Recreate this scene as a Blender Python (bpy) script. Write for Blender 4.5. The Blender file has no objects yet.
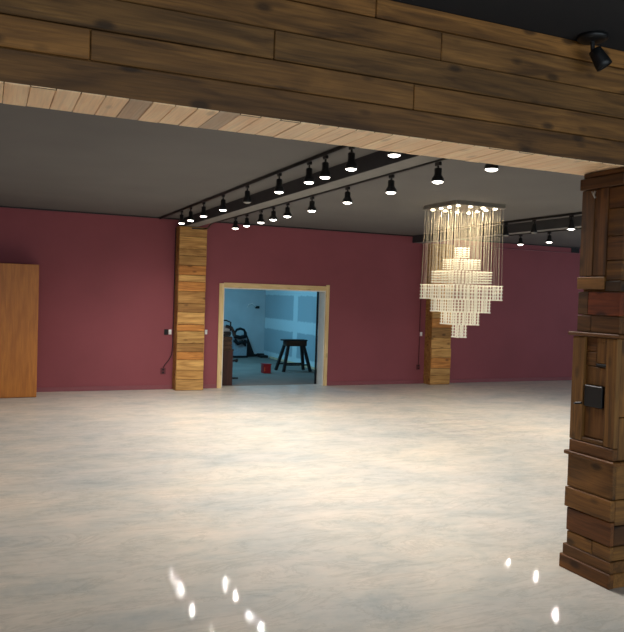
import bpy, bmesh, math, random
from mathutils import Vector, Matrix

random.seed(7)
S = bpy.context.scene
COL = S.collection
R = math.radians


def srgb(r, g, b):
    def f(c):
        c /= 255.0
        return c / 12.92 if c <= 0.04045 else ((c + 0.055) / 1.055) ** 2.4
    return (f(r), f(g), f(b), 1.0)


# ------------------------------------------------------------------ materials
def new_mat(name):
    m = bpy.data.materials.new(name)
    m.use_nodes = True
    nt = m.node_tree
    b = nt.nodes['Principled BSDF']
    return m, nt, b


def N(nt, kind, **kw):
    n = nt.nodes.new(kind)
    for k, v in kw.items():
        setattr(n, k, v)
    return n


def ramp(nt, stops):
    n = nt.nodes.new('ShaderNodeValToRGB')
    e = n.color_ramp.elements
    while len(e) < len(stops):
        e.new(0.5)
    for i, (p, c) in enumerate(stops):
        e[i].position = p
        e[i].color = c
    return n


def mixc(nt, mode, fac, a, b):
    n = nt.nodes.new('ShaderNodeMix')
    n.data_type = 'RGBA'
    n.blend_type = mode
    for idx, v in ((0, fac), (6, a), (7, b)):
        if hasattr(v, 'is_linked'):
            nt.links.new(v, n.inputs[idx])
        else:
            n.inputs[idx].default_value = v
    return n.outputs[2]


def plain(name, col, rough=0.6, metal=0.0, spec=0.4, var=0.12, scale=6.0):
    m, nt, b = new_mat(name)
    tc = N(nt, 'ShaderNodeTexCoord')
    no = N(nt, 'ShaderNodeTexNoise')
    no.inputs['Scale'].default_value = scale
    no.inputs['Detail'].default_value = 4
    nt.links.new(tc.outputs['Object'], no.inputs['Vector'])
    lo = tuple(c * (1 - var) for c in col[:3]) + (1,)
    hi = tuple(min(1, c * (1 + var)) for c in col[:3]) + (1,)
    r = ramp(nt, [(0.3, lo), (0.7, hi)])
    nt.links.new(no.outputs['Fac'], r.inputs['Fac'])
    nt.links.new(r.outputs['Color'], b.inputs['Base Color'])
    b.inputs['Roughness'].default_value = rough
    b.inputs['Metallic'].default_value = metal
    b.inputs['Specular IOR Level'].default_value = spec
    return m


def emit(name, col, strength):
    m, nt, b = new_mat(name)
    b.inputs['Base Color'].default_value = (0.8, 0.8, 0.8, 1)
    b.inputs['Emission Color'].default_value = col
    b.inputs['Emission Strength'].default_value = strength
    return m


def wood(name, axis, light, dark, rough=0.55, knots=0.6, grain=1.0, spec=0.3):
    """board wood, grain along axis; the 'tint' attribute gives each board its own stain"""
    m, nt, b = new_mat(name)
    L = nt.links
    tc = N(nt, 'ShaderNodeTexCoord')
    at = N(nt, 'ShaderNodeAttribute', attribute_name='tint')
    off = N(nt, 'ShaderNodeVectorMath', operation='SCALE')
    off.inputs[0].default_value = (37.0, 53.0, 71.0)
    L.new(at.outputs['Alpha'], off.inputs['Scale'])
    add = N(nt, 'ShaderNodeVectorMath', operation='ADD')
    L.new(tc.outputs['Object'], add.inputs[0])
    L.new(off.outputs[0], add.inputs[1])

    def noise(along, across, detail, dist):
        mp = N(nt, 'ShaderNodeMapping')
        sc = [across] * 3
        sc['xyz'.index(axis)] = along
        mp.inputs['Scale'].default_value = sc
        L.new(add.outputs[0], mp.inputs['Vector'])
        n = N(nt, 'ShaderNodeTexNoise')
        n.inputs['Scale'].default_value = 1.0
        n.inputs['Detail'].default_value = detail
        n.inputs['Distortion'].default_value = dist
        L.new(mp.outputs[0], n.inputs['Vector'])
        return n.outputs['Fac'], mp
    big, _ = noise(1.6, 13.0, 4, 1.2)
    fine, _ = noise(3.0, 90.0, 5, 0.4)
    r1 = ramp(nt, [(0.30, dark), (0.68, light)])
    L.new(big, r1.inputs['Fac'])
    g = 0.30 * grain
    r2 = ramp(nt, [(0.3, (1 - g, 1 - g, 1 - g, 1)), (0.7, (1 + g * 0.4,) * 3 + (1,))])
    L.new(fine, r2.inputs['Fac'])
    c = mixc(nt, 'MULTIPLY', 1.0, r1.outputs['Color'], r2.outputs['Color'])
    if knots:
        mp = N(nt, 'ShaderNodeMapping')
        sc = [9.0] * 3
        sc['xyz'.index(axis)] = 4.2
        mp.inputs['Scale'].default_value = sc
        L.new(add.outputs[0], mp.inputs['Vector'])
        vo = N(nt, 'ShaderNodeTexVoronoi')
        vo.inputs['Scale'].default_value = 1.0
        vo.inputs['Randomness'].default_value = 1.0
        L.new(mp.outputs[0], vo.inputs['Vector'])
        rk = ramp(nt, [(0.13, (1, 1, 1, 1)), (0.26, (0, 0, 0, 1))])
        L.new(vo.outputs['Distance'], rk.inputs['Fac'])
        # only some cells carry a knot
        gt = N(nt, 'ShaderNodeMath', operation='GREATER_THAN')
        sep = N(nt, 'ShaderNodeSeparateColor')
        L.new(vo.outputs['Color'], sep.inputs[0])
        L.new(sep.outputs[0], gt.inputs[0])
        gt.inputs[1].default_value = 0.42
        mu = N(nt, 'ShaderNodeMath', operation='MULTIPLY')
        L.new(rk.outputs['Color'], mu.inputs[0])
        L.new(gt.outputs[0], mu.inputs[1])
        mu2 = N(nt, 'ShaderNodeMath', operation='MULTIPLY')
        L.new(mu.outputs[0], mu2.inputs[0])
        mu2.inputs[1].default_value = knots
        c = mixc(nt, 'MIX', mu2.outputs[0], c, tuple(v * 0.28 for v in dark[:3]) + (1,))
    c = mixc(nt, 'MULTIPLY', 1.0, c, at.outputs['Color'])
    L.new(c, b.inputs['Base Color'])
    b.inputs['Roughness'].default_value = rough
    b.inputs['Specular IOR Level'].default_value = spec
    bp = N(nt, 'ShaderNodeBump')
    bp.inputs['Strength'].default_value = 0.25
    bp.inputs['Distance'].default_value = 0.004
    L.new(fine, bp.inputs['Height'])
    L.new(bp.outputs[0], b.inputs['Normal'])
    return m


def floor_mat():
    m, nt, b = new_mat('polished_concrete')
    L = nt.links
    tc = N(nt, 'ShaderNodeTexCoord')

    def noise(sx, sy, detail, dist, rough=0.55):
        mp = N(nt, 'ShaderNodeMapping')
        mp.inputs['Scale'].default_value = (sx, sy, 1)
        mp.inputs['Rotation'].default_value = (0, 0, 0.42)
        L.new(tc.outputs['Object'], mp.inputs['Vector'])
        n = N(nt, 'ShaderNodeTexNoise')
        n.inputs['Scale'].default_value = 1
        n.inputs['Detail'].default_value = detail
        n.inputs['Distortion'].default_value = dist
        n.inputs['Roughness'].default_value = rough
        L.new(mp.outputs[0], n.inputs['Vector'])
        return n.outputs['Fac']
    a = noise(1.5, 2.2, 12, 0.35, 0.72)
    w = noise(0.45, 0.6, 4, 0.5)
    f = noise(5, 14, 8, 0.3, 0.65)
    v = noise(1.2, 3.4, 9, 1.2, 0.7)
    r1 = ramp(nt, [(0.34, srgb(189, 191, 189)), (0.47, srgb(207, 204, 198)), (0.62, srgb(220, 212, 204))])
    L.new(a, r1.inputs['Fac'])
    r2 = ramp(nt, [(0.38, srgb(236, 238, 238)), (0.62, srgb(255, 250, 242))])
    L.new(w, r2.inputs['Fac'])
    c = mixc(nt, 'MULTIPLY', 1.0, r1.outputs['Color'], r2.outputs['Color'])
    r3 = ramp(nt, [(0.3, (0.92, 0.92, 0.92, 1)), (0.7, (1.05, 1.05, 1.05, 1))])
    L.new(f, r3.inputs['Fac'])
    c = mixc(nt, 'MULTIPLY', 1.0, c, r3.outputs['Color'])
    # thin darker trowel veins
    r4 = ramp(nt, [(0.47, (1, 1, 1, 1)), (0.5, (0.86, 0.86, 0.85, 1)), (0.53, (1, 1, 1, 1))])
    L.new(v, r4.inputs['Fac'])
    c = mixc(nt, 'MULTIPLY', 1.0, c, r4.outputs['Color'])
    L.new(c, b.inputs['Base Color'])
    b.inputs['Roughness'].default_value = 0.6
    b.inputs['Specular IOR Level'].default_value = 0.25
    b.inputs['Coat Weight'].default_value = 0.3
    b.inputs['Coat Roughness'].default_value = 0.0
    b.inputs['Coat IOR'].default_value = 1.4
    bp = N(nt, 'ShaderNodeBump')
    bp.inputs['Strength'].default_value = 0.02
    bp.inputs['Distance'].default_value = 0.02
    L.new(v, bp.inputs['Height'])
    L.new(bp.outputs[0], b.inputs['Coat Normal'])
    L.new(bp.outputs[0], b.inputs['Normal'])
    return m


def drywall_mat():
    m, nt, b = new_mat('taped_drywall')
    L = nt.links
    tc = N(nt, 'ShaderNodeTexCoord')
    sp = N(nt, 'ShaderNodeSeparateXYZ')
    L.new(tc.outputs['Object'], sp.inputs[0])
    cb = N(nt, 'ShaderNodeCombineXYZ')
    L.new(sp.outputs['Y'], cb.inputs[0])
    L.new(sp.outputs['Z'], cb.inputs[1])
    mp = N(nt, 'ShaderNodeMapping')
    mp.inputs['Location'].default_value = (-17.45, -0.02, 0)
    L.new(cb.outputs[0], mp.inputs['Vector'])
    no = N(nt, 'ShaderNodeTexNoise')
    no.inputs['Scale'].default_value = 7
    L.new(mp.outputs[0], no.inputs['Vector'])
    mx = mixc(nt, 'LINEAR_LIGHT', 0.035, mp.outputs[0], no.outputs['Color'])
    br = N(nt, 'ShaderNodeTexBrick')
    br.offset = 0.0
    br.inputs['Color1'].default_value = srgb(190, 196, 198)
    br.inputs['Color2'].default_value = srgb(184, 191, 195)
    br.inputs['Mortar'].default_value = srgb(236, 238, 236)
    br.inputs['Scale'].default_value = 1.0
    br.inputs['Brick Width'].default_value = 2.5
    br.inputs['Row Height'].default_value = 0.94
    br.inputs['Mortar Size'].default_value = 0.17
    br.inputs['Mortar Smooth'].default_value = 0.25
    L.new(mx, br.inputs['Vector'])
    L.new(br.outputs['Color'], b.inputs['Base Color'])
    b.inputs['Roughness'].default_value = 0.85
    return m


def crystal_mat():
    m, nt, b = new_mat('crystal')
    L = nt.links
    out = nt.nodes['Material Output']
    b.inputs['Base Color'].default_value = (0.97, 0.95, 0.90, 1)
    b.inputs['Roughness'].default_value = 0.12
    b.inputs['Specular IOR Level'].default_value = 0.9
    tl = N(nt, 'ShaderNodeBsdfTranslucent')
    tl.inputs[0].default_value = (0.97, 0.95, 0.88, 1)
    m1 = N(nt, 'ShaderNodeMixShader')
    m1.inputs[0].default_value = 0.55
    L.new(b.outputs[0], m1.inputs[1])
    L.new(tl.outputs[0], m1.inputs[2])
    tr = N(nt, 'ShaderNodeBsdfTransparent')
    m2 = N(nt, 'ShaderNodeMixShader')
    m2.inputs[0].default_value = 0.62
    L.new(tr.outputs[0], m2.inputs[1])
    L.new(m1.outputs[0], m2.inputs[2])
    L.new(m2.outputs[0], out.inputs[0])
    return m


def wire_mat():
    m, nt, b = new_mat('clear_wire')
    L = nt.links
    out = nt.nodes['Material Output']
    b.inputs['Base Color'].default_value = (0.8, 0.72, 0.58, 1)
    b.inputs['Roughness'].default_value = 0.25
    tr = N(nt, 'ShaderNodeBsdfTransparent')
    m2 = N(nt, 'ShaderNodeMixShader')
    m2.inputs[0].default_value = 0.34
    L.new(tr.outputs[0], m2.inputs[1])
    L.new(b.outputs[0], m2.inputs[2])
    L.new(m2.outputs[0], out.inputs[0])
    return m


def glass_mat():
    m, nt, b = new_mat('window_glass')
    L = nt.links
    out = nt.nodes['Material Output']
    gl = N(nt, 'ShaderNodeBsdfGlossy')
    gl.inputs['Roughness'].default_value = 0.02
    tr = N(nt, 'ShaderNodeBsdfTransparent')
    m2 = N(nt, 'ShaderNodeMixShader')
    m2.inputs[0].default_value = 0.08
    L.new(tr.outputs[0], m2.inputs[1])
    L.new(gl.outputs[0], m2.inputs[2])
    L.new(m2.outputs[0], out.inputs[0])
    return m


M = {}
M['floor'] = floor_mat()
M['burgundy'] = plain('burgundy_paint', srgb(138, 74, 80), 0.75, var=0.06, scale=1.2, spec=0.25)
M['burgundy_trim'] = plain('burgundy_gloss_paint', srgb(132, 72, 78), 0.5, var=0.04, spec=0.4)
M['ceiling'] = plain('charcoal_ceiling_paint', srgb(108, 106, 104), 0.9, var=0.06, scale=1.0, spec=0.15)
M['ceiling_near'] = plain('charcoal_ceiling_shaded', srgb(52, 52, 54), 0.9, var=0.08, scale=1.0, spec=0.15)  # same ceiling paint, darkened to imitate the weak light there
M['soffit'] = plain('dark_beam_side', srgb(58, 58, 60), 0.7, var=0.05, spec=0.3)  # beam sides, darker than the grey underside
M['soffit_grey'] = plain('grey_soffit_paint', srgb(128, 126, 122), 0.8, var=0.05, spec=0.2)
M['black'] = plain('black_metal', srgb(20, 20, 21), 0.45, var=0.1, spec=0.4)
M['black_plastic'] = plain('black_plastic', srgb(18, 19, 21), 0.6, var=0.1, spec=0.3)
M['white_plastic'] = plain('white_plastic', srgb(235, 235, 232), 0.4, var=0.03)
M['maroon_plastic'] = plain('maroon_cover', srgb(92, 36, 42), 0.5, var=0.05)
M['steel'] = plain('brushed_steel', srgb(170, 166, 158), 0.32, metal=0.9, var=0.05)
M['lens'] = emit('lamp_lens', (1.0, 0.93, 0.82, 1), 14.0)
M['lens_dim'] = plain('unlit_lens', srgb(150, 148, 142), 0.2, var=0.05, spec=0.6)
M['puck'] = emit('puck_lens', (1.0, 0.86, 0.60, 1), 22.0)
M['crystal'] = crystal_mat()
M['wire'] = wire_mat()
M['glass'] = glass_mat()
M['drywall'] = drywall_mat()
M['primer'] = plain('primed_wall', srgb(196, 200, 200), 0.85, var=0.07, scale=2.5, spec=0.2)
M['red_plastic'] = plain('red_plastic', srgb(160, 28, 32), 0.4, var=0.05)
M['orange_label'] = plain('orange_label', srgb(214, 92, 52), 0.5, var=0.05)
M['dark_wood'] = plain('dark_stained_wood', srgb(34, 28, 26), 0.6, var=0.15, scale=20)
M['fabric_grey'] = plain('pale_canvas', srgb(150, 156, 160), 0.9, var=0.1, scale=20)
M['wall_plain'] = plain('grey_wall_paint', srgb(120, 112, 106), 0.8, var=0.05)

BEAM_L, BEAM_D = srgb(144, 101, 52), srgb(86, 58, 29)
M['beam_x'] = wood('barn_board_x', 'x', BEAM_L, BEAM_D, 0.6, 0.75)
M['beam_y'] = wood('barn_board_y', 'y', BEAM_L, BEAM_D, 0.6, 0.75)
M['beam_z'] = wood('barn_board_z', 'z', BEAM_L, BEAM_D, 0.6, 0.6)
M['pine_y'] = wood('pine_board_y', 'y', srgb(255, 222, 180), srgb(248, 204, 158), 0.5, 0.35, 0.5)
M['pine_z'] = wood('pine_trim_z', 'z', srgb(232, 204, 150), srgb(212, 178, 122), 0.5, 0.35, 0.5)
M['pine_x'] = wood('pine_trim_x', 'x', srgb(232, 204, 150), srgb(212, 178, 122), 0.5, 0.35, 0.5)
M['pallet_x'] = wood('pallet_board_x', 'x', srgb(208, 162, 96), srgb(162, 116, 62), 0.6, 0.7)
M['oak_z'] = wood('cabinet_veneer', 'z', srgb(188, 118, 44), srgb(164, 98, 34), 0.4, 0.0, 0.5)
M['chest_z'] = wood('brown_cabinet', 'z', srgb(72, 38, 28), srgb(48, 26, 20), 0.5, 0.3)
M['chest_x'] = wood('brown_crate', 'x', srgb(88, 64, 46), srgb(58, 42, 32), 0.6, 0.3)


# ------------------------------------------------------------------ mesh helpers
class MB:
    """collects boxes, tubes and lathes, given in world metres"""

    def __init__(self):
        self.bm = bmesh.new()
        self.lay = self.bm.loops.layers.float_color.new('tint')

    def _paint(self, faces, tint):
        rnd = random.random()
        for f in faces:
            for l in f.loops:
                l[self.lay] = (tint[0], tint[1], tint[2], rnd)

    def box(self, x0, x1, y0, y1, z0, z1, tint=(1, 1, 1), bevel=0.0, rot=None, pivot=None):
        r = bmesh.ops.create_cube(self.bm, size=1.0)
        vs = r['verts']
        c = Vector(((x0 + x1) / 2, (y0 + y1) / 2, (z0 + z1) / 2))
        d = Vector((x1 - x0, y1 - y0, z1 - z0))
        for v in vs:
            v.co = Vector((v.co.x * d.x, v.co.y * d.y, v.co.z * d.z)) + c
        fs = set(f for v in vs for f in v.link_faces)
        if bevel:
            es = set(e for v in vs for e in v.link_edges)
            rr = bmesh.ops.bevel(self.bm, geom=list(es), offset=bevel, segments=1, affect='EDGES', profile=0.5)
            fs = set(f for f in rr['faces'])
            vs2 = set(v for f in fs for v in f.verts)
            fs = set(f for v in vs2 for f in v.link_faces)
            vs = list(set(v for f in fs for v in f.verts))
        if rot is not None:
            p = Vector(pivot) if pivot else c
            for v in vs:
                v.co = rot @ (v.co - p) + p
        self._paint(fs, tint)
        return self

    def bar(self, a, b, w, d, tint=(1, 1, 1), up=(0, 1, 0)):
        """rectangular bar from a to b, w by d across"""
        a, b = Vector(a), Vector(b)
        z = (b - a).normalized()
        x = Vector(up).cross(z)
        if x.length < 1e-4:
            x = Vector((1, 0, 0)).cross(z)
        x.normalize()
        y = z.cross(x)
        vs = []
        for p in (a, b):
            for sx, sy in ((-1, -1), (1, -1), (1, 1), (-1, 1)):
                vs.append(self.bm.verts.new(p + x * sx * w / 2 + y * sy * d / 2))
        fs = [self.bm.faces.new([vs[i] for i in q]) for q in
              ((3, 2, 1, 0), (4, 5, 6, 7), (0, 1, 5, 4), (1, 2, 6, 5), (2, 3, 7, 6), (3, 0, 4, 7))]
        self._paint(fs, tint)
        return self

    def tube(self, pts, r, seg=8, tint=(1, 1, 1)):
        pts = [Vector(p) for p in pts]
        rings = []
        ref = Vector((0.31, 0.17, 0.93)).normalized()
        for i, p in enumerate(pts):
            t = (pts[min(i + 1, len(pts) - 1)] - pts[max(i - 1, 0)]).normalized()
            u = t.cross(ref)
            if u.length < 0.05:
                u = t.cross(Vector((1, 0, 0)))
            u.normalize()
            w = t.cross(u)
            rings.append([self.bm.verts.new(p + (u * math.cos(k * 2 * math.pi / seg) + w * math.sin(k * 2 * math.pi / seg)) * r)
                          for k in range(seg)])
        fs = []
        for a, b in zip(rings, rings[1:]):
            for k in range(seg):
                fs.append(self.bm.faces.new([a[k], a[(k + 1) % seg], b[(k + 1) % seg], b[k]]))
        fs.append(self.bm.faces.new(rings[0][::-1]))
        fs.append(self.bm.faces.new(rings[-1]))
        self._paint(fs, tint)
        return self

    def lathe(self, c, prof, seg=20, tint=(1, 1, 1), mat=None, smooth=True):
        """profile of (r, z) turned about z through c; mat tilts it"""
        c = Vector(c)
        rings = []
        for r, z in prof:
            ring = []
            for k in range(seg):
                a = k * 2 * math.pi / seg
                p = Vector((r * math.cos(a), r * math.sin(a), z))
                if mat is not None:
                    p = mat @ p
                ring.append(self.bm.verts.new(c + p))
            rings.append(ring)
        fs = []
        for a, b in zip(rings, rings[1:]):
            for k in range(seg):
                fs.append(self.bm.faces.new([a[k], a[(k + 1) % seg], b[(k + 1) % seg], b[k]]))
        fs.append(self.bm.faces.new(rings[0][::-1]))
        fs.append(self.bm.faces.new(rings[-1]))
        if smooth:
            for f in fs[:-2]:
                f.smooth = True
        self._paint(fs, tint)
        return self

    def prism(self, outline, axis, a0, a1, tint=(1, 1, 1)):
        """polygon in the two other axes, extruded along axis"""
        def P(u, v, w):
            return {'x': (w, u, v), 'y': (u, w, v), 'z': (u, v, w)}[axis]
        A = [self.bm.verts.new(P(u, v, a0)) for u, v in outline]
        B = [self.bm.verts.new(P(u, v, a1)) for u, v in outline]
        fs = [self.bm.faces.new(A[::-1]), self.bm.faces.new(B)]
        n = len(A)
        for i in range(n):
            fs.append(self.bm.faces.new([A[i], A[(i + 1) % n], B[(i + 1) % n], B[i]]))
        self._paint(fs, tint)
        return self


BASE = {}


def finish(name, mb, mat, base):
    bmesh.ops.recalc_face_normals(mb.bm, faces=mb.bm.faces[:])
    b = Vector(base)
    for v in mb.bm.verts:
        v.co -= b
    me = bpy.data.meshes.new(name)
    mb.bm.to_mesh(me)
    mb.bm.free()
    me.materials.append(mat)
    o = bpy.data.objects.new(name, me)
    COL.objects.link(o)
    return o


def tag(o, label=None, cat=None, group=None, kind=None):
    if label:
        o['label'] = label
    if cat:
        o['category'] = cat
    if group:
        o['group'] = group
    if kind:
        o['kind'] = kind
    return o


def thing(name, label, cat, base, group=None, kind=None):
    o = bpy.data.objects.new(name, None)
    o.empty_display_size = 0.1
    o.location = base
    COL.objects.link(o)
    BASE[o.name] = Vector(base)
    return tag(o, label, cat, group, kind)


def part(name, mb, mat, parent, label=None, kind=None):
    base = BASE[parent.name]
    o = finish(name, mb, mat, base)
    o.parent = parent
    BASE[o.name] = base
    return tag(o, label=label, kind=kind)


def solo(name, mb, mat, base, label, cat, group=None, kind=None):
    o = finish(name, mb, mat, base)
    o.location = base
    BASE[o.name] = Vector(base)
    return tag(o, label, cat, group, kind)


def struct(name, mb, mat, label=None, cat=None):
    o = finish(name, mb, mat, (0, 0, 0))
    return tag(o, label, cat, kind='structure')


# ------------------------------------------------------------------ dimensions
D = 13.145          # back wall
H = 3.067           # ceiling beyond the beam
YF, YB, ZB, HN = 3.385, 3.772, 2.603, 3.297      # timber beam and the nearer ceiling
XL, XR, Y0, Y1 = -4.0, 14.5, -4.0, 19.7
DX0, DX1, DZ = 4.025, 6.108, 1.865
WT = 0.26                                          # back wall thickness                 # door opening
BX = 7.27                                         # right wall of the room behind

# ------------------------------------------------------------------ the room
mb = MB(); mb.box(XL - .15, XR + .15, Y0 - .15, Y1 + .15, -0.12, 0)
struct('floor', mb, M['floor'], 'mottled pale grey polished concrete floor', 'floor')

mb = MB()
mb.box(XL, DX0, D, D + WT, 0, H)
mb.box(DX1, XR, D, D + WT, 0, H)
mb.box(DX0, DX1, D, D + WT, DZ, H)
struct('wall_back', mb, M['burgundy'], 'burgundy painted back wall with a doorway', 'wall')
mb = MB(); mb.box(XL - .15, XL, Y0, D + .15, 0, HN)
struct('wall_left', mb, M['burgundy'], 'burgundy left wall outside the view', 'wall')
mb = MB()
mb.box(XR, XR + .15, Y0, 4.6, 0, HN)
mb.box(XR, XR + .15, 11.8, D + .15, 0, HN)
mb.box(XR, XR + .15, 4.6, 11.8, 0, .45)
mb.box(XR, XR + .15, 4.6, 11.8, 2.75, HN)
struct('wall_right', mb, M['burgundy'], 'burgundy right wall hidden behind the wooden pillar', 'wall')
# street side, behind the viewer: low sill wall, header and a wide shop window
mb = MB()
mb.box(XL, XR, Y0 - .15, Y0, 0, 0.45)
mb.box(XL, XR, Y0 - .15, Y0, 2.75, HN)
mb.box(XL, -3.2, Y0 - .15, Y0, 0.45, 2.75)
mb.box(9.0, XR, Y0 - .15, Y0, 0.45, 2.75)
struct('wall_front', mb, M['wall_plain'], 'grey front wall around the shop window behind the viewer', 'wall')
w = thing('window_1', 'wide shop window in the front wall behind the viewer', 'window', (2.9, Y0 - .07, 0.45), kind='structure')
mb = MB()
for x in (-3.2, -0.18, 2.84, 5.86, 8.94):
    mb.box(x, x + .06, Y0 - .11, Y0 - .03, 0.45, 2.75)
mb.box(-3.2, 9.0, Y0 - .11, Y0 - .03, 0.45, 0.51)
mb.box(-3.2, 9.0, Y0 - .11, Y0 - .03, 2.69, 2.75)
part('window_frame', mb, M['black'], w)
mb = MB(); mb.box(-3.14, 8.94, Y0 - .075, Y0 - .069, 0.51, 2.69)
part('window_pane', mb, M['glass'], w)

w = thing('window_2', 'wide shop window in the right wall hidden behind the wooden pillar', 'window', (XR + .07, 8.2, .45), kind='structure')
mb = MB()
for y in (4.6, 6.98, 9.36, 11.74):
    mb.box(XR + .03, XR + .11, y, y + .06, 0.45, 2.75)
mb.box(XR + .03, XR + .11, 4.6, 11.8, 0.45, 0.51)
mb.box(XR + .03, XR + .11, 4.6, 11.8, 2.69, 2.75)
part('window_frame', mb, M['black'], w)
mb = MB(); mb.box(XR + .069, XR + .075, 4.66, 11.74, 0.51, 2.69)
part('window_pane', mb, M['glass'], w)

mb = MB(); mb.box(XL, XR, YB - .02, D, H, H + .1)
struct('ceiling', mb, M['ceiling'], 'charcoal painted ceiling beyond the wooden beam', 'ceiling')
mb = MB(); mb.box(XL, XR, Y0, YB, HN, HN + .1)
struct('ceiling_front', mb, M['ceiling_near'], 'charcoal ceiling in front of the wooden beam, shade put into its colour', 'ceiling')

mb = MB()
for a, b in ((XL, 3.11), (3.615, 3.94), (6.18, 8.42), (8.91, XR)):
    mb.box(a, b, D - .018, D, 0, 0.075, bevel=.004)
struct('baseboard_back', mb, M['burgundy_trim'], 'low burgundy baseboard along the back wall', 'baseboard')
mb = MB(); mb.box(XL, XR, D - .02, D, H - .022, H, bevel=.003)
struct('trim_1', mb, M['black'], 'thin black strip where back wall meets ceiling', 'trim')

# room behind the doorway
mb = MB(); mb.box(1.4, BX + .15, Y1, Y1 + .15, 0, H)
struct('wall_far', mb, M['primer'], 'unpainted far wall of the room behind the doorway', 'wall')
mb = MB(); mb.box(BX, BX + .15, D + WT, Y1, 0, H)
struct('wall_side', mb, M['drywall'], 'taped drywall on the right of the room behind the doorway', 'wall')
mb = MB(); mb.box(1.4, 1.55, D + WT, Y1, 0, H)
struct('wall_store', mb, M['primer'], 'left wall of the room behind the doorway', 'wall')
mb = MB(); mb.box(1.4, BX + .15, D + WT, Y1 + .15, H, H + .1)
struct('ceiling_store', mb, M['primer'], 'ceiling of the room behind the doorway', 'ceiling')
mb = MB(); mb.box(2.0, BX, Y1 - .02, Y1, 0, 0.07)
struct('baseboard_far', mb, M['black_plastic'], 'dark base strip along the far wall behind the doorway', 'baseboard')

mb = MB(); mb.box(1.55, BX, D + WT - .02, Y1, -0.1, 0.002)
struct('floor_store', mb, plain('raw_concrete', srgb(132, 120, 110), 0.85, var=0.12, scale=1.6, spec=0.2), 'raw grey concrete floor of the room behind the doorway', 'floor')
M['jamb'] = plain('white_primer', srgb(226, 220, 210), 0.6, var=.04)
# pine door frame
d = thing('door_1', 'wide doorway framed in pale raw pine', 'doorway', (5.06, D, 0), kind='structure')
mb = MB(); mb.box(3.94, DX0, D - .022, D - .0005, 0, 1.94, bevel=.003); part('casing', mb, M['pine_z'], d)
mb = MB(); mb.box(DX1, 6.18, D - .022, D - .0005, 0, 1.98, bevel=.003); part('casing', mb, M['pine_z'], d)
mb = MB(); mb.box(DX0, DX1, D - .022, D - .0005, DZ, 1.955, bevel=.003); part('casing', mb, M['pine_x'], d)
JT = (0.92, 1.0, 1.22)
mb = MB(); mb.box(DX0, DX0 + .018, D, D + WT + .01, 0, DZ, JT); part('jamb', mb, M['jamb'], d, 'white primed jamb')
mb = MB(); mb.box(DX1 - .018, DX1, D, D + WT + .01, 0, DZ, JT); part('jamb', mb, M['jamb'], d, 'white primed jamb')
mb = MB(); mb.box(DX0 + .018, DX1 - .018, D, D + WT + .01, DZ - .018, DZ, JT); part('jamb', mb, M['jamb'], d, 'white primed jamb')
mb = MB(); mb.box(6.055, 6.088, D + WT + .02, D + WT + .05, 0, 1.88)
struct('trim_2', mb, M['black_plastic'], 'black vertical strip just inside the right door jamb', 'trim')

# dark box beams carried by the wall columns, tracks run beside them
mb = MB(); mb.box(3.20, 3.43, YB, D, 2.922, H)
b1 = solo('ceiling_beam', mb, M['soffit_grey'], (3.315, 8.4, H), 'charcoal boxed ceiling beam running back to the left wall column', 'beam')
mb = MB(); mb.box(3.19, 3.2, YB, D, 2.918, H)
part('side_plate', mb, M['soffit'], b1, 'near-black side plate')
mb = MB(); mb.box(8.05, 8.28, YB, D, 2.922, H)
b2 = solo('ceiling_beam', mb, M['soffit_grey'], (8.165, 8.4, H), 'charcoal boxed ceiling beam behind the chandelier, running to the right wall column', 'beam')
mb = MB(); mb.box(8.04, 8.05, YB, D, 2.918, H)
part('side_plate', mb, M['soffit'], b2, 'near-black side plate')


# ------------------------------------------------------------------ wall columns
def column(x0, x1, label, seed, ztop=2.917):
    random.seed(seed)
    t = thing('wood_clad_column', label, 'column', ((x0 + x1) / 2, 13.0, 0))
    mb = MB(); mb.box(x0 + .012, x1 - .012, 12.90, D - .002, 0, ztop)
    part('core', mb, M['beam_z'], t)
    mb = MB()
    z = 0.0
    hs = []
    while z < ztop - .08:
        h = random.choice((.10, .12, .14, .15, .17, .2, .22))
        if z + h > ztop - .08:
            h = ztop - z
        hs.append((z, z + h)); z += h
    for a, b in hs:
        k = random.choice(((1, 1, 1), (1.1, 1.06, .98), (.86, .80, .72), (1.05, .78, .56), (.95, .97, .92), (.66, .60, .54), (1.14, 1.14, 1.10)))
        yy = 12.885 + random.uniform(-.008, .006)
        mb.box(x0 + random.uniform(0, .012), x1 - random.uniform(0, .012), yy, 12.905, a + .004, b - .004, k, bevel=.004)
    part('board_cladding', mb, M['pallet_x'], t)
    mb = MB()
    for a, b in hs:
        mb.box(x0 - .002 + random.uniform(0, .006), x0 + .014, 12.902, D - .002, a + .002, b - .002, (.85, .8, .75))
        mb.box(x1 - .014, x1 + .002 - random.uniform(0, .006), 12.902, D - .002, a + .002, b - .002, (.85, .8, .75))
    part('side_cladding', mb, M['pallet_x'], t)
    return t


column(3.11, 3.613, 'column clad in orange reclaimed boards left of the pine doorway', 21)
column(8.42, 8.909, 'column clad in reclaimed boards behind the chandelier', 5)

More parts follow.
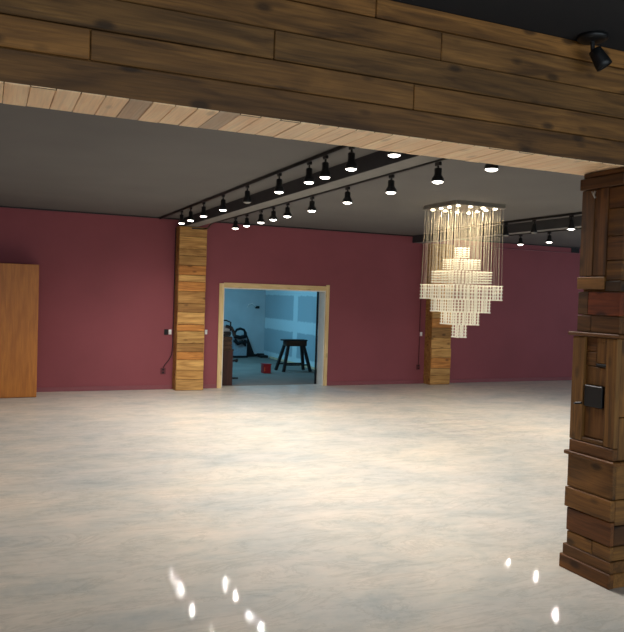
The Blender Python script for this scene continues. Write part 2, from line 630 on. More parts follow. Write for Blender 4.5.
# ------------------------------------------------------------------ big timber beam
random.seed(3)
t = thing('timber_beam', 'huge dark plank-clad timber beam crossing the top of the view', 'beam', (5, 3.58, ZB))
mb = MB(); mb.box(XL, XR, YF + .022, YB - .01, ZB + .022, HN)
part('core', mb, M['beam_x'], t)
mb = MB()
courses = [(2.603, 2.752, [1.9, 4.9]), (2.752, 2.890, [0.40, 2.05, 4.3]), (2.890, 3.035, [-0.9, 1.256, 4.0]),
           (3.035, 3.190, [-1.2, 2.212, 5.1]), (3.190, 3.297, [0.2, 1.807, 4.6])]
courses[0] = (2.603, 2.752, [-1.8, 5.4])
tints = [(.78, .80, .82), (1, 1, 1), (1.12, 1.06, .98), (.90, .88, .85), (1.16, 1.10, 1.0), (.84, .78, .70)]
for z0, z1, js in courses:
    xs = [XL] + js + [XR]
    for a, b in zip(xs, xs[1:]):
        k = random.choice(tints)
        if z0 < 2.61:
            k = (.72, .70, .70)
        yy = YF + random.uniform(-.004, .006)
        mb.box(a + .002, b - .002, yy, YF + .024, z0 + .0025, z1 - .0025, k, bevel=.004)
part('face_cladding', mb, M['beam_x'], t)
mb = MB()
x = XL
i = 0
while x < XR:
    wd = .104
    k = random.choice(((1, 1, 1), (1.03, 1.02, 1), (.96, .94, .92), (1, .98, .94)))
    xi = x
    if abs(xi + wd / 2 - .68) < .052 or abs(xi + wd / 2 - 1.06) < .052:
        k = (.55, .56, .60)
    mb.box(xi + .0015, xi + wd - .0015, YF + .003, YB, ZB + random.uniform(0, .003), ZB + .024, k, bevel=.002)
    x += wd
part('soffit_boards', mb, M['pine_y'], t, 'pale honey pine boards under the beam')

# ------------------------------------------------------------------ pillar of salvaged boards
random.seed(11)
PX, PY0, PY1 = 3.55, 3.385, 3.735
PX1 = 3.95
t = thing('timber_pillar', 'stepped pillar of salvaged boards and an old door, at the right edge', 'pillar', (3.75, 3.57, 0))
mb = MB(); mb.box(PX + .03, PX1, PY0 + .025, PY1 - .03, 0, ZB)
part('core', mb, M['beam_z'], t)


def board(name, z0, z1, y0=None, y1=None, tint=(1, 1, 1), ax='y', out=0.0, label=None, parent=None, th=.03, mat=None, side='left', x0=None, x1=None):
    mb = MB()
    if side == 'left':
        ya = PY0 - .02 if y0 is None else y0
        yb = PY1 if y1 is None else y1
        mb.box(PX - out, PX + th, ya, yb, z0 + .0015, z1 - .0015, tint, bevel=.004)
        m = mat or M['beam_' + ax]
    else:
        mb.box(PX + .0315 if x0 is None else x0, PX1 if x1 is None else x1, PY0 - .017 - out, PY0 + .027, z0 + .0015, z1 - .0015, tint, bevel=.004)
        m = mat or M['beam_x' if ax == 'y' else 'beam_z']
    return part(name, mb, m, parent or t, label)


RED = (.72, .42, .38)
# left face, from the floor up
mb = MB()
mb.box(PX - .012, PX + .03, PY0 - .034, PY1 + .05, 0, .092, (.8, .68, .6), bevel=.005)
mb.box(PX + .0305, PX1 + .02, PY0 - .030, PY0 + .03, 0, .092, (1, .95, .85), bevel=.005)
part('plinth', mb, M['beam_y'], t)
mb = MB()
mb.box(PX - .004, PX + .03, PY0 - .028, PY1 + .03, .093, .165, (.66, .6, .55), bevel=.004)
mb.box(PX + .0305, PX1 + .008, PY0 - .025, PY0 + .03, .093, .165, (.7, .65, .58), bevel=.004)
part('plinth_step', mb, M['beam_y'], t)
board('cladding_board', .167, .257, 3.515, PY1, (1.02, 1, .9))
board('cladding_board', .167, .257, PY0 - .02, 3.512, (.95, .93, .85))
board('cladding_board', .167, .257, tint=(1.0, .98, .85), side='front')
board('cladding_board', .260, .412, tint=(.74, .56, .54), y1=PY1 + .005, out=.004, label='mauve-brown stained board')
board('cladding_board', .260, .385, tint=(.36, .30, .30), side='front', label='near-black board')
board('cladding_board', .415, .548, tint=(1.05, 1.0, .88), out=.012, y1=PY1 + .022)
board('cladding_board', .388, .548, tint=(1, .96, .86), side='front', out=.003)
board('cladding_board', .550, .762, tint=(.82, .78, .70), y1=PY1 + .018)
board('cladding_board', .550, .762, tint=(.9, .88, .8), side='front')
mb = MB()
mb.box(PX - .028, PX + .03, PY0 - .045, PY1 + .032, .764, .790, (.8, .7, .6), bevel=.006)
mb.box(PX + .0305, PX1 + .02, PY0 - .042, PY0 + .03, .764, .790, (.8, .7, .6), bevel=.006)
part('ledge', mb, M['beam_y'], t)
# the old door between the two ledges
board('door_rail', .792, .868, tint=(.72, .60, .5), out=.012)
board('door_stile', .869, 1.548, 3.634, PY1 + .004, (1.02, 1, .88), 'z', out=.010)
board('door_stile', .869, 1.548, PY0 - .02, 3.452, (.95, .92, .80), 'z', out=.010)
board('door_rail', .869, .90, 3.453, 3.633, (.7, .66, .6), out=.006)
board('door_panel', .901, 1.10, 3.453, 3.633, (.86, .76, .66), 'z', out=-.012)
board('door_panel', 1.238, 1.36, 3.453, 3.633, (.84, .78, .66), 'z', out=-.010)
board('door_panel', 1.362, 1.452, 3.545, 3.633, (.92, .82, .7), 'y', out=-.006)
board('door_panel', 1.454, 1.548, 3.545, 3.633, (.84, .68, .56), 'y', out=-.008)
board('door_panel', 1.382, 1.548, 3.453, 3.543, (.9, .84, .7), 'z', out=-.004)
board('slot_strip', 1.361, 1.381, 3.44, 3.543, out=.002, mat=M['black'], label='thin black slot')
lp = board('latch_plate', 1.100, 1.238, 3.470, 3.620, out=.012, mat=M['black'], label='square black metal latch plate')
mb = MB()
mb.tube([(PX - .02, 3.63, 1.118), (PX - .032, 3.668, 1.112), (PX - .026, 3.684, 1.108)], .008)
part('latch_handle', mb, M['black'], lp)
board('front_board', .792, 1.06, tint=(1.08, 1.02, .86), ax='z', side='front', x1=PX + .09)
board('front_board', .792, .97, tint=(.8, .74, .64), ax='z', side='front', x0=PX + .0885)
board('front_board', .972, 1.09, tint=(1.1, 1.05, .85), side='front', x0=PX + .0885)
board('front_board', 1.092, 1.20, tint=(.34, .3, .3), side='front', x0=PX + .0885, label='near-black board')
board('front_board', 1.062, 1.548, tint=(1.1, 1.02, .86), ax='z', side='front', x1=PX + .09)
board('front_board', 1.202, 1.548, tint=(.9, .84, .72), ax='z', side='front', x0=PX + .0885)
mb = MB()
mb.box(PX - .022, PX + .03, PY0 - .04, PY1 + .042, 1.550, 1.574, (.66, .55, .48), bevel=.005)
mb.box(PX + .0305, PX1 + .02, PY0 - .037, PY0 + .03, 1.550, 1.574, (.66, .55, .48), bevel=.005)
part('ledge', mb, M['beam_y'], t)
# upper half
UY1 = 3.720
board('cladding_board', 1.576, 1.684, PY0 - .02, 3.60, (.62, .52, .42))
board('cladding_board', 1.576, 1.684, 3.602, UY1, (.70, .60, .5))
board('cladding_board', 1.686, 1.836, PY0 - .02, 3.628, (.72, .30, .24), out=.004, label='rust-red painted board')
board('cladding_board', 1.686, 1.836, 3.630, UY1, (.48, .42, .36))
board('cladding_board', 1.850, 1.932, 3.494, UY1 + .006, (1.04, 1.0, .84), out=.010)
board('cladding_board', 1.838, 1.906, PY0 - .02, 3.490, (.24, .24, .30), out=.004, label='blue-black painted board')
board('cladding_board', 1.908, 2.03, PY0 - .02, 3.490, (.82, .74, .6))
board('cladding_board', 1.934, 2.49, 3.610, UY1, (.62, .54, .44), 'z')
board('cladding_board', 1.934, 2.49, 3.558, 3.608, (.50, .42, .36), 'z', out=-.004)
board('cladding_board', 1.934, 2.49, 3.493, 3.556, (.66, .54, .44), 'z', out=.006)
zz = 2.032
for h, k in ((.15, (.62, .50, .42)), (.17, (.72, .64, .5)), (.13, (.6, .48, .4))):
    board('cladding_board', zz, zz + h, PY0 - .02, 3.490, k)
    zz += h + .002
board('cladding_board', 2.49, 2.565, PY0 - .02, UY1 + .006, (.55, .46, .4), out=.016)
board('cladding_board', 2.567, ZB - .002, PY0 - .02, UY1 - .012, (.5, .42, .36), out=.004)
zz = 1.576
for h, k in ((.11, (.66, .56, .44)), (.15, (.9, .5, .4)), (.14, (.5, .44, .4)), (.2, (.8, .7, .56)), (.16, (.66, .56, .46)), (.21, (.7, .62, .5))):
    board('front_board', zz, zz + h, tint=k, side='front')
    zz += h + .002
board('front_board', zz, ZB - .002, tint=(.55, .46, .4), side='front')
mb = MB()
mb.tube([(PX - .004, 3.600, 2.435), (PX - .02, 3.598, 2.45), (PX - .022, 3.612, 2.475)], .006)
mb.tube([(PX - .02, 3.598, 2.45), (PX - .022, 3.584, 2.475)], .006)
part('coat_hook', mb, M['steel'], t, 'small forked brass-coloured hook')

# ------------------------------------------------------------------ near ceiling spotlight
t = thing('ceiling_spotlight', 'black swivel ceiling spotlight at top right in front of the beam', 'spotlight', (3.165, 3.29, HN))
mb = MB(); mb.lathe((3.165, 3.285, HN), [(.085, 0), (.085, -.02), (.07, -.03), (.03, -.034)], 24); part('ceiling_rose', mb, M['black'], t)
mb = MB(); mb.tube([(3.165, 3.285, HN - .03), (3.17, 3.285, HN - .085)], .013); part('swivel_arm', mb, M['black'], t)
tilt = Matrix.Rotation(R(-28), 3, 'Y') @ Matrix.Rotation(R(-16), 3, 'X')
mb = MB(); mb.lathe((3.178, 3.283, HN - .075), [(.026, 0), (.036, -.006), (.040, -.045), (.046, -.09), (.046, -.12), (.038, -.12), (.034, -.105)], 24, mat=tilt)
part('lamp_head', mb, M['black'], t)


# ------------------------------------------------------------------ tracks and their lamps
LAMP_W, LAMP_COL = 53.0, (1.0, 0.95, 0.88)


def spot_data(name, power, col, size, blend, radius):
    l = bpy.data.lights.new(name, 'SPOT')
    l.energy = power
    l.color = col
    l.spot_size = R(size)
    l.spot_blend = blend
    l.shadow_soft_size = radius
    return l


LAMP_LIGHT = spot_data('track_beam', LAMP_W, LAMP_COL, 160, 1.0, .017)


def make_lamp(x, y, z, lens_z, label, group):
    t = thing('track_spotlight', label, 'spotlight', (x, y, z), group)
    L = z - lens_z
    k = L / 0.21
    mb = MB(); mb.box(x - .014, x + .014, y - .035, y + .035, z - .03, z, bevel=.004)
    part('track_adapter', mb, M['black'], t)
    mb = MB(); mb.tube([(x, y, z - .028), (x, y, z - .064 * k)], .009)
    part('stem', mb, M['black'], t)
    mb = MB(); mb.lathe((x, y, z), [(.022, -.058 * k), (.031, -.064 * k), (.031, -.125 * k), (.036, -.135 * k), (.051, -.16 * k), (.053, -L + .02), (.050, -L + .014)], 20)
    part('lamp_body', mb, M['black'], t)
    mb = MB(); mb.lathe((x, y, z), [(.047, -L + .017), (.043, -L + .010), (.032, -L + .004), (.018, -L), (.004, -L - .001)], 20)
    part('lamp_lens', mb, M['lens'], t)
    lo = bpy.data.objects.new('lamp_light', LAMP_LIGHT)
    lo.location = (0, 0, -L - .02)
    COL.objects.link(lo)
    lo.parent = t
    return t


def dup(root, loc, label, lit=True):
    r = root.copy(); COL.objects.link(r); r.location = loc; r['label'] = label
    for ch in root.children:
        if ch.type == 'LIGHT' and not lit:
            continue
        c = ch.copy(); COL.objects.link(c); c.parent = r
        if not lit and ch.name.startswith('lamp_lens'):
            c.data = ch.data.copy()
            c.data.materials[0] = M['lens_dim']
            c['label'] = 'unlit pale lens'
    return r


def track(x, y0, y1, z0, label):
    t = thing('lighting_track', label, 'lighting track', (x, (y0 + y1) / 2, z0))
    mb = MB(); mb.box(x - .018, x + .018, y0, y1, z0, z0 + .034, bevel=.003)
    part('rail', mb, M['black'], t)
    mb = MB(); mb.box(x - .02, x + .02, y1, y1 + .07, z0 - .002, z0 + .036, bevel=.004)
    part('end_feed', mb, M['black'], t)
    return t


Z1 = H - .035
Z2 = 2.906
ORD = ['first', 'second', 'third', 'fourth', 'fifth', 'sixth', 'seventh', 'eighth', 'ninth', 'tenth']
tr = track(2.81, YB + .05, D - .12, Z1, 'long black lighting track on the ceiling left of the left boxed beam')
tk2 = track(3.449, YB + .05, 11.35, Z2, 'long black lighting track along the right side of the left boxed beam')
track(7.70, YB + .05, D - 1.5, Z1, 'black lighting track right of the chandelier, in front of the right boxed beam')
track(8.299, YB + .05, 10.9, Z2, 'black lighting track on the far side of the right boxed beam')
mb = MB()
mb.tube([(3.449, 11.40, Z2 + .017), (3.45, 11.9, Z2 + .03), (3.50, 12.3, Z2 + .02), (3.56, 12.72, Z2 - .02), (3.50, 12.84, Z2 - .02), (3.32, 12.86, Z2 - .02)], .013)
solo('power_cable', mb, M['black'], (3.449, 11.42, Z2), 'black power cable from right-hand track end to top of left column', 'cable')

t1y = [11.53, 10.97, 10.25, 9.31, 8.34, 7.30, 6.51, 6.145, 5.62, 4.90]
t2y = [10.75, 10.22, 9.62, 9.14, 8.64, 7.88, 6.96, 6.05, 5.27, 4.55]
G1, G2, G3, G4 = ('spotlights on the leftmost track', 'spotlights on the second track from left',
                  'spotlights on the track right of the chandelier', 'spotlights beyond the right boxed beam')
lam = None
for i, y in enumerate(t1y):
    lab = 'lit black spotlight, %s from the back wall on the leftmost track' % ORD[i]
    if i == 0:
        lab = 'lit black spotlight over left wooden column, nearest back wall on leftmost track'
    if i == 4:
        lab = 'unlit black spotlight, fifth from the back wall on the leftmost track'
    if i == 9:
        lab = 'lit spotlight of the leftmost track, nearest the timber beam, only its lens showing'
    if lam is None:
        lam = make_lamp(2.81, y, Z1, 2.822, lab, G1)
    else:
        dup(lam, (2.81, y, Z1), lab, i != 4)
lam2 = None
for i, y in enumerate(t2y):
    lab = 'lit black spotlight, %s from the back wall on the second track from left' % ORD[i]
    if i == 8:
        lab = 'lit black spotlight hanging left of the chandelier top, under the timber beam'
    if i == 9:
        lab = 'lit black spotlight above the chandelier, its top hidden by the timber beam'
    if lam2 is None:
        lam2 = make_lamp(3.449, y, Z2, 2.728, lab, G2)
    else:
        dup(lam2, (3.449, y, Z2), lab)
for x, y, z, lab, g, lit in (
        (7.70, 9.72, Z1, 'unlit black spotlight beside the chandelier wires on the track right of it', G3, False),
        (7.70, 9.05, Z1, 'unlit black spotlight in the middle of the track right of the chandelier', G3, False),
        (7.70, 8.26, Z1, 'lit black spotlight nearest the wooden pillar on the track right of chandelier', G3, True)):
    r = dup(lam, (x, y, z), lab, lit); r['group'] = g
for x, y, z, lab, g in (
        (8.299, 10.08, Z2, 'lit black spotlight under the right boxed beam, nearer the chandelier', G4),
        (8.299, 9.38, Z2, 'lit black spotlight under the right boxed beam, nearer the wooden pillar', G4)):
    r = dup(lam2, (x, y, z), lab); r['group'] = g
# the same tracks go on beyond the pillar and over the nearer floor
for x, y, z in ((7.70, 7.3, Z1), (7.70, 6.3, Z1), (7.70, 5.2, Z1)):
    r = dup(lam, (x, y, z), 'lit black spotlight on the right track, hidden behind the wooden pillar'); r['group'] = G3
for x, y, z in ((8.299, 8.3, Z2), (8.299, 7.2, Z2), (8.299, 6.0, Z2)):
    r = dup(lam2, (x, y, z), 'lit black spotlight beyond the right beam, hidden behind the wooden pillar'); r['group'] = G4

track(-2.08, YB + .05, D - 1.0, Z1, 'black lighting track on the ceiling left of the view')
for y in (11.0, 9.4, 7.8, 6.2, 4.8):
    r = dup(lam, (-2.08, y, Z1), 'lit black spotlight on the track left of the view'); r['group'] = 'spotlights on the track left of the view'

# ------------------------------------------------------------------ chandelier
CX, CY, CS = 6.0, 8.50, 0.80
ch = thing('chandelier', 'square tiered crystal chandelier hanging from the ceiling', 'chandelier', (CX, CY, H))
mb = MB(); mb.box(CX - CS / 2, CX + CS / 2, CY - CS / 2, CY + CS / 2, H - .055, H, bevel=.004)
can = part('canopy', mb, M['steel'], ch, 'square brushed steel ceiling plate')
PUCK = spot_data('puck_beam', 20.0, (1.0, 0.84, 0.58), 120, 1.0, .02)
g = [-.30, -.10, .10, .30]
for ix, a in enumerate(g):
    for iy, b in enumerate(g):
        if ix in (1, 2) and iy in (1, 2):
            continue
        mb = MB(); mb.lathe((CX + a, CY + b, H - .055), [(.026, 0), (.026, -.005), (.019, -.011), (.006, -.013)], 14)
        part('downlight', mb, M['puck'], can)
        lo = bpy.data.objects.new('downlight_beam', PUCK)
        lo.location = (a, b, -.09)
        COL.objects.link(lo); lo.parent = ch

TIERS = [(2.487, 2.335, .128, 5), (2.323, 2.172, .344, 5), (2.160, 1.982, .57, 5), (1.971, 1.785, .776, 4),
         (1.773, 1.611, .56, 4), (1.599, 1.440, .354, 4), (1.428, 1.262, .122, 4)]


def strand(mb, x, y, z0, z1, n):
    """one hanging string: short cut beads above, long rods between square plates below"""
    h = (z0 - z1) / n
    if n == 5:
        prof = []
        for k in range(n):
            zt = z0 - k * h
            prof += [(.003, zt), (.024, zt - .14 * h), (.024, zt - .50 * h), (.003, zt - .64 * h)]
        mb.lathe((x, y, 0), prof, 4, smooth=False)
    else:
        prof = [(.004, z0)]
        for k in range(n):
            zt = z0 - k * h
            prof += [(.028, zt - .02 * h), (.028, zt - .26 * h), (.0115, zt - .32 * h), (.0115, zt - h)]
        prof += [(.028, z1), (.028, z1 - .016), (.004, z1 - .018)]
        mb.lathe((x, y, 0), prof, 4, smooth=False)


def ring(s, step):
    n = max(2, round(s / step))
    near, far = [], []
    for i in range(n + 1):
        u = -s / 2 + s * i / n
        near.append((u, -s / 2))
        if i:
            near.append((-s / 2, u))
        far.append((u, s / 2)) if 0 < i else None
        if 0 < i < n:
            far.append((s / 2, u))
    return near, far


mf = MB()
wires_near, wires_far = [], []
for z0, z1, s, n in TIERS:
    near, far = ring(s, .0575)
    for x, y in near:
        mb = MB(); strand(mb, CX + x, CY + y, z0, z1, n)
        part('crystal_strand', mb, M['crystal'], ch)
    for x, y in far:
        strand(mf, CX + x, CY + y, z0, z1, n)
    if s > .7:
        wires_near += [(x, y, z0) for x, y in near + far]
    else:
        wires_far += [(x, y, z0) for x, y in near + far]
part('crystal_strand', mf, M['crystal'], ch, 'strands of the two far sides', kind='stuff')
for x, y, z in wires_near:
    mb = MB(); mb.tube([(CX + x * .97, CY + y * .97, H - .05), (CX + x, CY + y, z)], .0021, 4)
    part('hanging_wire', mb, M['wire'], ch)
mb = MB()
for x, y, z in wires_far:
    mb.tube([(CX + x, CY + y, H - .05), (CX + x, CY + y, z)], .0018, 4)
part('hanging_wire', mb, M['wire'], ch, 'inner suspension wires', kind='stuff')

# ------------------------------------------------------------------ tall cabinet at the left edge
t = thing('wood_cabinet', 'tall plain orange-brown wooden cabinet standing against the wall at left edge', 'cabinet', (.30, 12.8, 0))
cx0, cx1, cy0, cy1, cz = -.16, .775, 12.487, 13.09, 2.118
mb = MB(); mb.box(cx0, cx1, cy0 + .022, cy1, 0, cz, bevel=.003); part('cabinet_body', mb, M['oak_z'], t)
mb = MB(); mb.box(cx0 + .001, cx1 - .001, cy0, cy0 + .021, .012, cz - .002, bevel=.003); part('door', mb, M['oak_z'], t)

# ------------------------------------------------------------------ switches, outlets, conduit
def wall_plate(name, x, z, w, h, mat, label, cat, extra=None, group=None):
    t = thing(name, label, cat, (x, D, z), group)
    mb = MB(); mb.box(x - w / 2, x + w / 2, D - .012, D - .0005, z - h / 2, z + h / 2, bevel=.003)
    part('cover_plate', mb, mat, t)
    if extra == 'toggle':
        mb = MB(); mb.box(x - .012, x + .012, D - .03, D - .012, z - .022, z + .022, bevel=.003)
        part('toggle', mb, mat, t)
    elif extra == 'sockets':
        for dz in (-.025, .025):
            mb = MB(); mb.box(x - .016, x + .016, D - .016, D - .012, z + dz - .014, z + dz + .014, bevel=.003)
            part('socket', mb, M['black_plastic'], t)
    return t


wall_plate('wall_switch', 3.045, 1.03, .052, .085, M['white_plastic'], 'white switch on the wall left of the left wooden column', 'switch', 'toggle')
wall_plate('junction_box', 2.975, 1.03, .07, .10, M['black_plastic'], 'small black box left of the white switch by the left column', 'junction box')
wall_plate('wall_switch', 3.712, 1.035, .045, .085, M['white_plastic'], 'white switch on the wall between left column and doorway', 'switch', 'toggle')
wall_plate('wall_switch', 8.325, 1.035, .052, .085, M['white_plastic'], 'white switch on the wall left of the column behind the chandelier', 'switch', 'toggle')
ol = wall_plate('power_outlet', 2.937, .328, .095, .11, M['maroon_plastic'], 'maroon power outlet low on the wall left of the left column', 'outlet', 'sockets')
wall_plate('power_outlet', 8.281, .346, .095, .11, M['maroon_plastic'], 'maroon power outlet low on the wall beside the column behind chandelier', 'outlet', 'sockets')
wall_plate('junction_box', 12.40, 3.0, .24, .13, M['black_plastic'], 'black box high on the back wall beside the wooden pillar', 'junction box')
mb = MB()
mb.tube([(2.937, D - .014, .38), (2.96, D - .02, .44), (3.03, D - .016, .52), (3.08, D - .02, .62), (3.095, D - .02, .8), (3.098, D - .02, 1.6), (3.098, D - .02, 2.9)], .007)
part('power_cord', mb, M['black_plastic'], ol)
mb = MB(); mb.tube([(8.285, D - .012, 3.04), (8.285, D - .012, 1.08)], .011)
mb.tube([(8.29, D - .012, .99), (8.285, D - .012, .40)], .011)
solo('conduit', mb, M['maroon_plastic'], (8.285, D, .40), 'thin dark conduit running down the wall beside the right column', 'conduit')
mb = MB(); mb.tube([(8.9, D - .012, 2.93), (12.5, D - .012, 2.93), (14.5, D - .012, 2.93)], .012)
solo('conduit', mb, M['burgundy_trim'], (9.0, D, 2.93), 'burgundy conduit along the wall top right of the chandelier', 'conduit')

# ------------------------------------------------------------------ things in the room behind
t = thing('sawhorse', 'dark four-legged sawhorse standing in the blue-lit room', 'sawhorse', (6.57, 15.83, 0))
mb = MB(); mb.box(6.29, 6.87, 15.70, 15.96, .705, .735, bevel=.004); part('top_board', mb, M['dark_wood'], t)
mb = MB(); mb.box(6.35, 6.86, 15.72, 15.94, .585, .705, bevel=.004); part('apron', mb, M['chest_x'], t)
feet = [(6.235, 16.06, 6.37, 15.90), (6.255, 15.62, 6.41, 15.75), (6.925, 16.04, 6.80, 15.90), (6.915, 15.60, 6.79, 15.75)]
for fx, fy, tx, ty in feet:
    mb = MB(); mb.bar((fx, fy, 0.003), (tx, ty, .60), .06, .065, up=(0, 1, 0)); part('leg', mb, M['dark_wood'], t)
for a, b in ((0, 2), (1, 3)):
    pa, pb = feet[a], feet[b]
    f = .26
    mb = MB(); mb.bar((pa[0] + (pa[2] - pa[0]) * f, pa[1] + (pa[3] - pa[1]) * f, .16), (pb[0] + (pb[2] - pb[0]) * f, pb[1] + (pb[3] - pb[1]) * f, .16), .03, .05, up=(0, 1, 0))
    part('stretcher', mb, M['dark_wood'], t)

t = thing('red_box', 'small red plastic box on the floor left of the sawhorse', 'box', (5.757, 15.5, 0))
mb = MB(); mb.box(5.690, 5.866, 15.40, 15.58, 0.001, .185, bevel=.008); part('box_body', mb, M['red_plastic'], t)
mb = MB(); mb.box(5.682, 5.874, 15.392, 15.588, .186, .213, bevel=.006); part('lid', mb, M['red_plastic'], t)
mb = MB(); mb.box(5.70, 5.725, 15.394, 15.3995, .05, .14); part('sticker', mb, M['orange_label'], t, 'orange sticker')

t = thing('tool_cabinet', 'dark brown wooden cabinet just inside the left of the doorway', 'cabinet', (4.1, 13.6, 0))
mb = MB(); mb.box(3.90, 4.345, 13.47, 13.85, 0.0, .665, bevel=.005); part('cabinet_body', mb, M['chest_z'], t)
mb = MB(); mb.box(3.885, 4.36, 13.46, 13.86, .666, .69, bevel=.004); part('cabinet_top', mb, M['chest_x'], t)
mb = MB(); mb.tube([(4.34, 13.55, .47), (4.36, 13.54, .465), (4.41, 13.54, .475), (4.46, 13.52, .46)], .022)
mb.tube([(4.43, 13.54, .44), (4.455, 13.54, .50)], .02)
part('crank_handle', mb, M['black_plastic'], t)
mb = MB(); mb.box(4.34, 4.48, 13.52, 13.58, .115, .145, bevel=.006); part('foot_bar', mb, M['black_plastic'], t)

t = thing('wooden_crate', 'brown slatted crate sitting on the dark brown cabinet', 'crate', (4.12, 13.6, .69))
mb = MB()
for k in range(3):
    mb.box(3.95, 4.33, 13.49, 13.505, .692 + k * .082, .764 + k * .082, (1, .95, .9), bevel=.003)
    mb.box(3.95, 4.33, 13.785, 13.80, .692 + k * .082, .764 + k * .082, (1, .95, .9), bevel=.003)
    mb.box(4.315, 4.33, 13.505, 13.785, .692 + k * .082, .764 + k * .082, (.9, .85, .8), bevel=.003)
    mb.box(3.95, 3.965, 13.505, 13.785, .692 + k * .082, .764 + k * .082, (.9, .85, .8), bevel=.003)
part('slats', mb, M['chest_x'], t)
mb = MB(); mb.box(3.965, 4.315, 13.505, 13.785, .692, .93, (.8, .7, .6)); part('liner', mb, M['chest_x'], t)

t = thing('tool_bag', 'grey and black tool bag with a hoop handle on the slatted crate', 'bag', (4.15, 13.62, .94))
mb = MB(); mb.prism([(3.97, .941), (4.29, .941), (4.31, 1.0), (4.29, 1.03), (3.97, 1.03)], 'y', 13.50, 13.76); part('bag_base', mb, M['black_plastic'], t)
mb = MB(); mb.prism([(3.99, 1.03), (4.28, 1.03), (4.285, 1.10), (4.22, 1.135), (4.02, 1.14)], 'y', 13.52, 13.74); part('bag_side', mb, M['fabric_grey'], t)
mb = MB(); mb.tube([(4.01, 13.62, 1.10), (4.03, 13.62, 1.19), (4.12, 13.62, 1.235), (4.24, 13.62, 1.235), (4.33, 13.62, 1.20), (4.325, 13.62, 1.03)], .014)
part('hoop_handle', mb, M['black_plastic'], t)
mb = MB(); mb.tube([(4.20, 13.51, 1.135), (4.31, 13.49, 1.10), (4.345, 13.48, 1.02), (4.355, 13.475, .97), (4.37, 13.47, .945)], .032); part('strap', mb, M['black_plastic'], t)

t = thing('shop_vacuum', 'pale boxy machine with black hoop handle against the far wall', 'machine', (6.46, 19.45, 0))
mb = MB(); mb.box(6.24, 6.62, 19.28, 19.58, .03, .56, bevel=.02); part('machine_body', mb, M['fabric_grey'], t)
mb = MB(); mb.box(6.22, 6.64, 19.26, 19.60, 0.001, .06, bevel=.01); part('machine_base', mb, M['black_plastic'], t)
mb = MB()
mb.tube([(6.28, 19.34, .52), (6.27, 19.34, .68), (6.33, 19.34, .77), (6.43, 19.34, .80), (6.53, 19.34, .77), (6.59, 19.34, .68), (6.60, 19.34, .52)], .036)
part('hoop_handle', mb, M['black_plastic'], t)
mb = MB(); mb.tube([(6.24, 19.26, .50), (6.34, 19.23, .40), (6.46, 19.23, .45), (6.54, 19.23, .37), (6.57, 19.26, .48)], .055)
mb.tube([(6.22, 19.26, .60), (6.40, 19.23, .565), (6.57, 19.26, .60)], .05)
part('hose', mb, M['black_plastic'], t)

mb = MB(); mb.prism([(6.64, .004), (6.98, .004), (6.70, .66), (6.64, .68)], 'y', 19.60, 19.66)
solo('wood_offcut', mb, M['dark_wood'], (6.86, 19.63, 0), 'dark triangular board standing against the far wall beside the pale machine', 'board')
mb = MB(); mb.bar((7.23, 19.1, .03), (7.23, 15.6, .03), .03, .05, up=(0, 0, 1))
solo('floor_batten', mb, M['pine_y'], (7.23, 17.3, 0), 'pale batten lying along the foot of the drywall', 'batten')
mb = MB(); mb.box(7.02, 7.20, 19.45, 19.62, .001, .10, bevel=.01); mb.box(7.02, 7.22, 19.2, 19.4, .001, .07, bevel=.01)
solo('scrap_pile', mb, M['dark_wood'], (7.1, 19.4, 0), 'dark scraps on the floor in the far corner', 'scraps')
t = thing('electrical_box', 'small electrical box with loose wires on the unpainted far wall', 'electrical box', (6.95, Y1, 1.43))
mb = MB(); mb.box(6.97, 7.09, Y1 - .03, Y1, 1.36, 1.43, bevel=.004); part('box_cover', mb, M['black_plastic'], t)
mb = MB(); mb.tube([(6.98, Y1 - .03, 1.41), (6.86, Y1 - .05, 1.50), (6.76, Y1 - .03, 1.46), (6.72, Y1 - .02, 1.38)], .014); part('loose_wire', mb, M['white_plastic'], t)

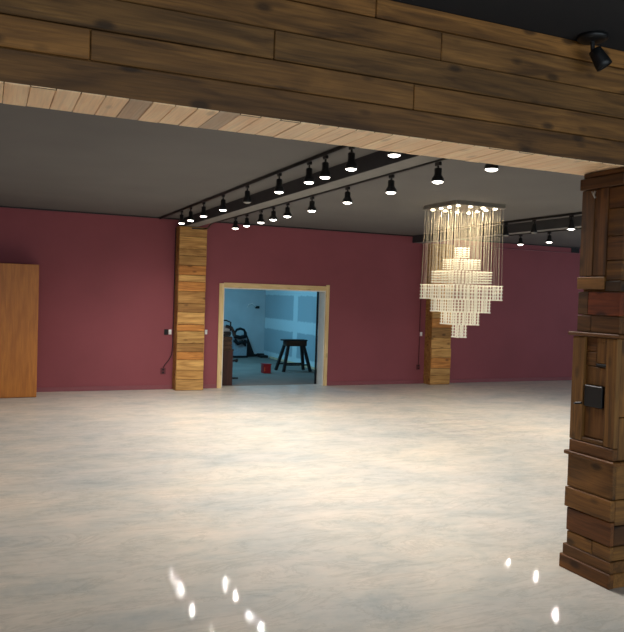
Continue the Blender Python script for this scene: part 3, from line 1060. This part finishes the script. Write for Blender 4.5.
# added unseen panel, stands in for the cool light of the room behind
t = thing('fill_panel', 'added cool fill panel, unseen above the room behind the doorway', 'fill light', (4.6, 16.8, H))
mb = MB(); mb.box(4.0, 5.2, 16.5, 17.1, H - .05, H, bevel=.005); part('fill_housing', mb, M['white_plastic'], t)
mb = MB(); mb.box(4.03, 5.17, 16.53, 17.07, H - .056, H - .05); part('fill_face', mb, emit('fill_glow', (0.30, 0.68, 1.0, 1), 5.0), t)


# ------------------------------------------------------------------ light
def area(name, loc, rot, sx, sy, power, col):
    l = bpy.data.lights.new(name, 'AREA')
    l.shape = 'RECTANGLE'
    l.size, l.size_y = sx, sy
    l.energy = power
    l.color = col
    o = bpy.data.objects.new(name, l)
    o.location = loc
    o.rotation_euler = rot
    COL.objects.link(o)
    return o


area('fill_panel_light', (4.6, 16.8, H - .07), (0, 0, 0), 1.1, .5, 84, (0.18, 0.64, 1.0))  # cool fill for the room behind, set under the added panel
area('window_daylight', (2.9, Y0 - .4, 1.6), (R(90), 0, 0), 12.0, 2.3, 470, (0.80, 0.92, 1.0))
area('side_daylight', (XR + .4, 8.2, 1.6), (R(90), 0, R(90)), 7.0, 2.3, 130, (0.74, 0.88, 1.0))

wd = bpy.data.worlds.new('dusk')
wd.use_nodes = True
wd.node_tree.nodes['Background'].inputs[0].default_value = (0.35, 0.45, 0.6, 1)
wd.node_tree.nodes['Background'].inputs[1].default_value = 0.15
S.world = wd

# ------------------------------------------------------------------ camera
F, YAW, PITCH, ROLL, CH = 738.12, 0.4172, -0.0266, 0.0314, 1.75
f = Vector((math.sin(YAW) * math.cos(PITCH), math.cos(YAW) * math.cos(PITCH), math.sin(PITCH)))
r0 = Vector((math.cos(YAW), -math.sin(YAW), 0))
u0 = r0.cross(f)
r = r0 * math.cos(ROLL) + u0 * math.sin(ROLL)
u = -r0 * math.sin(ROLL) + u0 * math.cos(ROLL)
cam = bpy.data.cameras.new('camera')
cam.sensor_fit = 'HORIZONTAL'
cam.sensor_width = 36.0
cam.lens = F * 36.0 / 624.0
co = bpy.data.objects.new('camera', cam)
co.matrix_world = Matrix(((r.x, u.x, -f.x, 0), (r.y, u.y, -f.y, 0), (r.z, u.z, -f.z, CH), (0, 0, 0, 1)))
COL.objects.link(co)
S.camera = co

vs = S.view_settings
vs.view_transform = 'Standard'
vs.look = 'None'
vs.gamma = 1.0
vs.use_curve_mapping = False
vs.exposure = 0.0
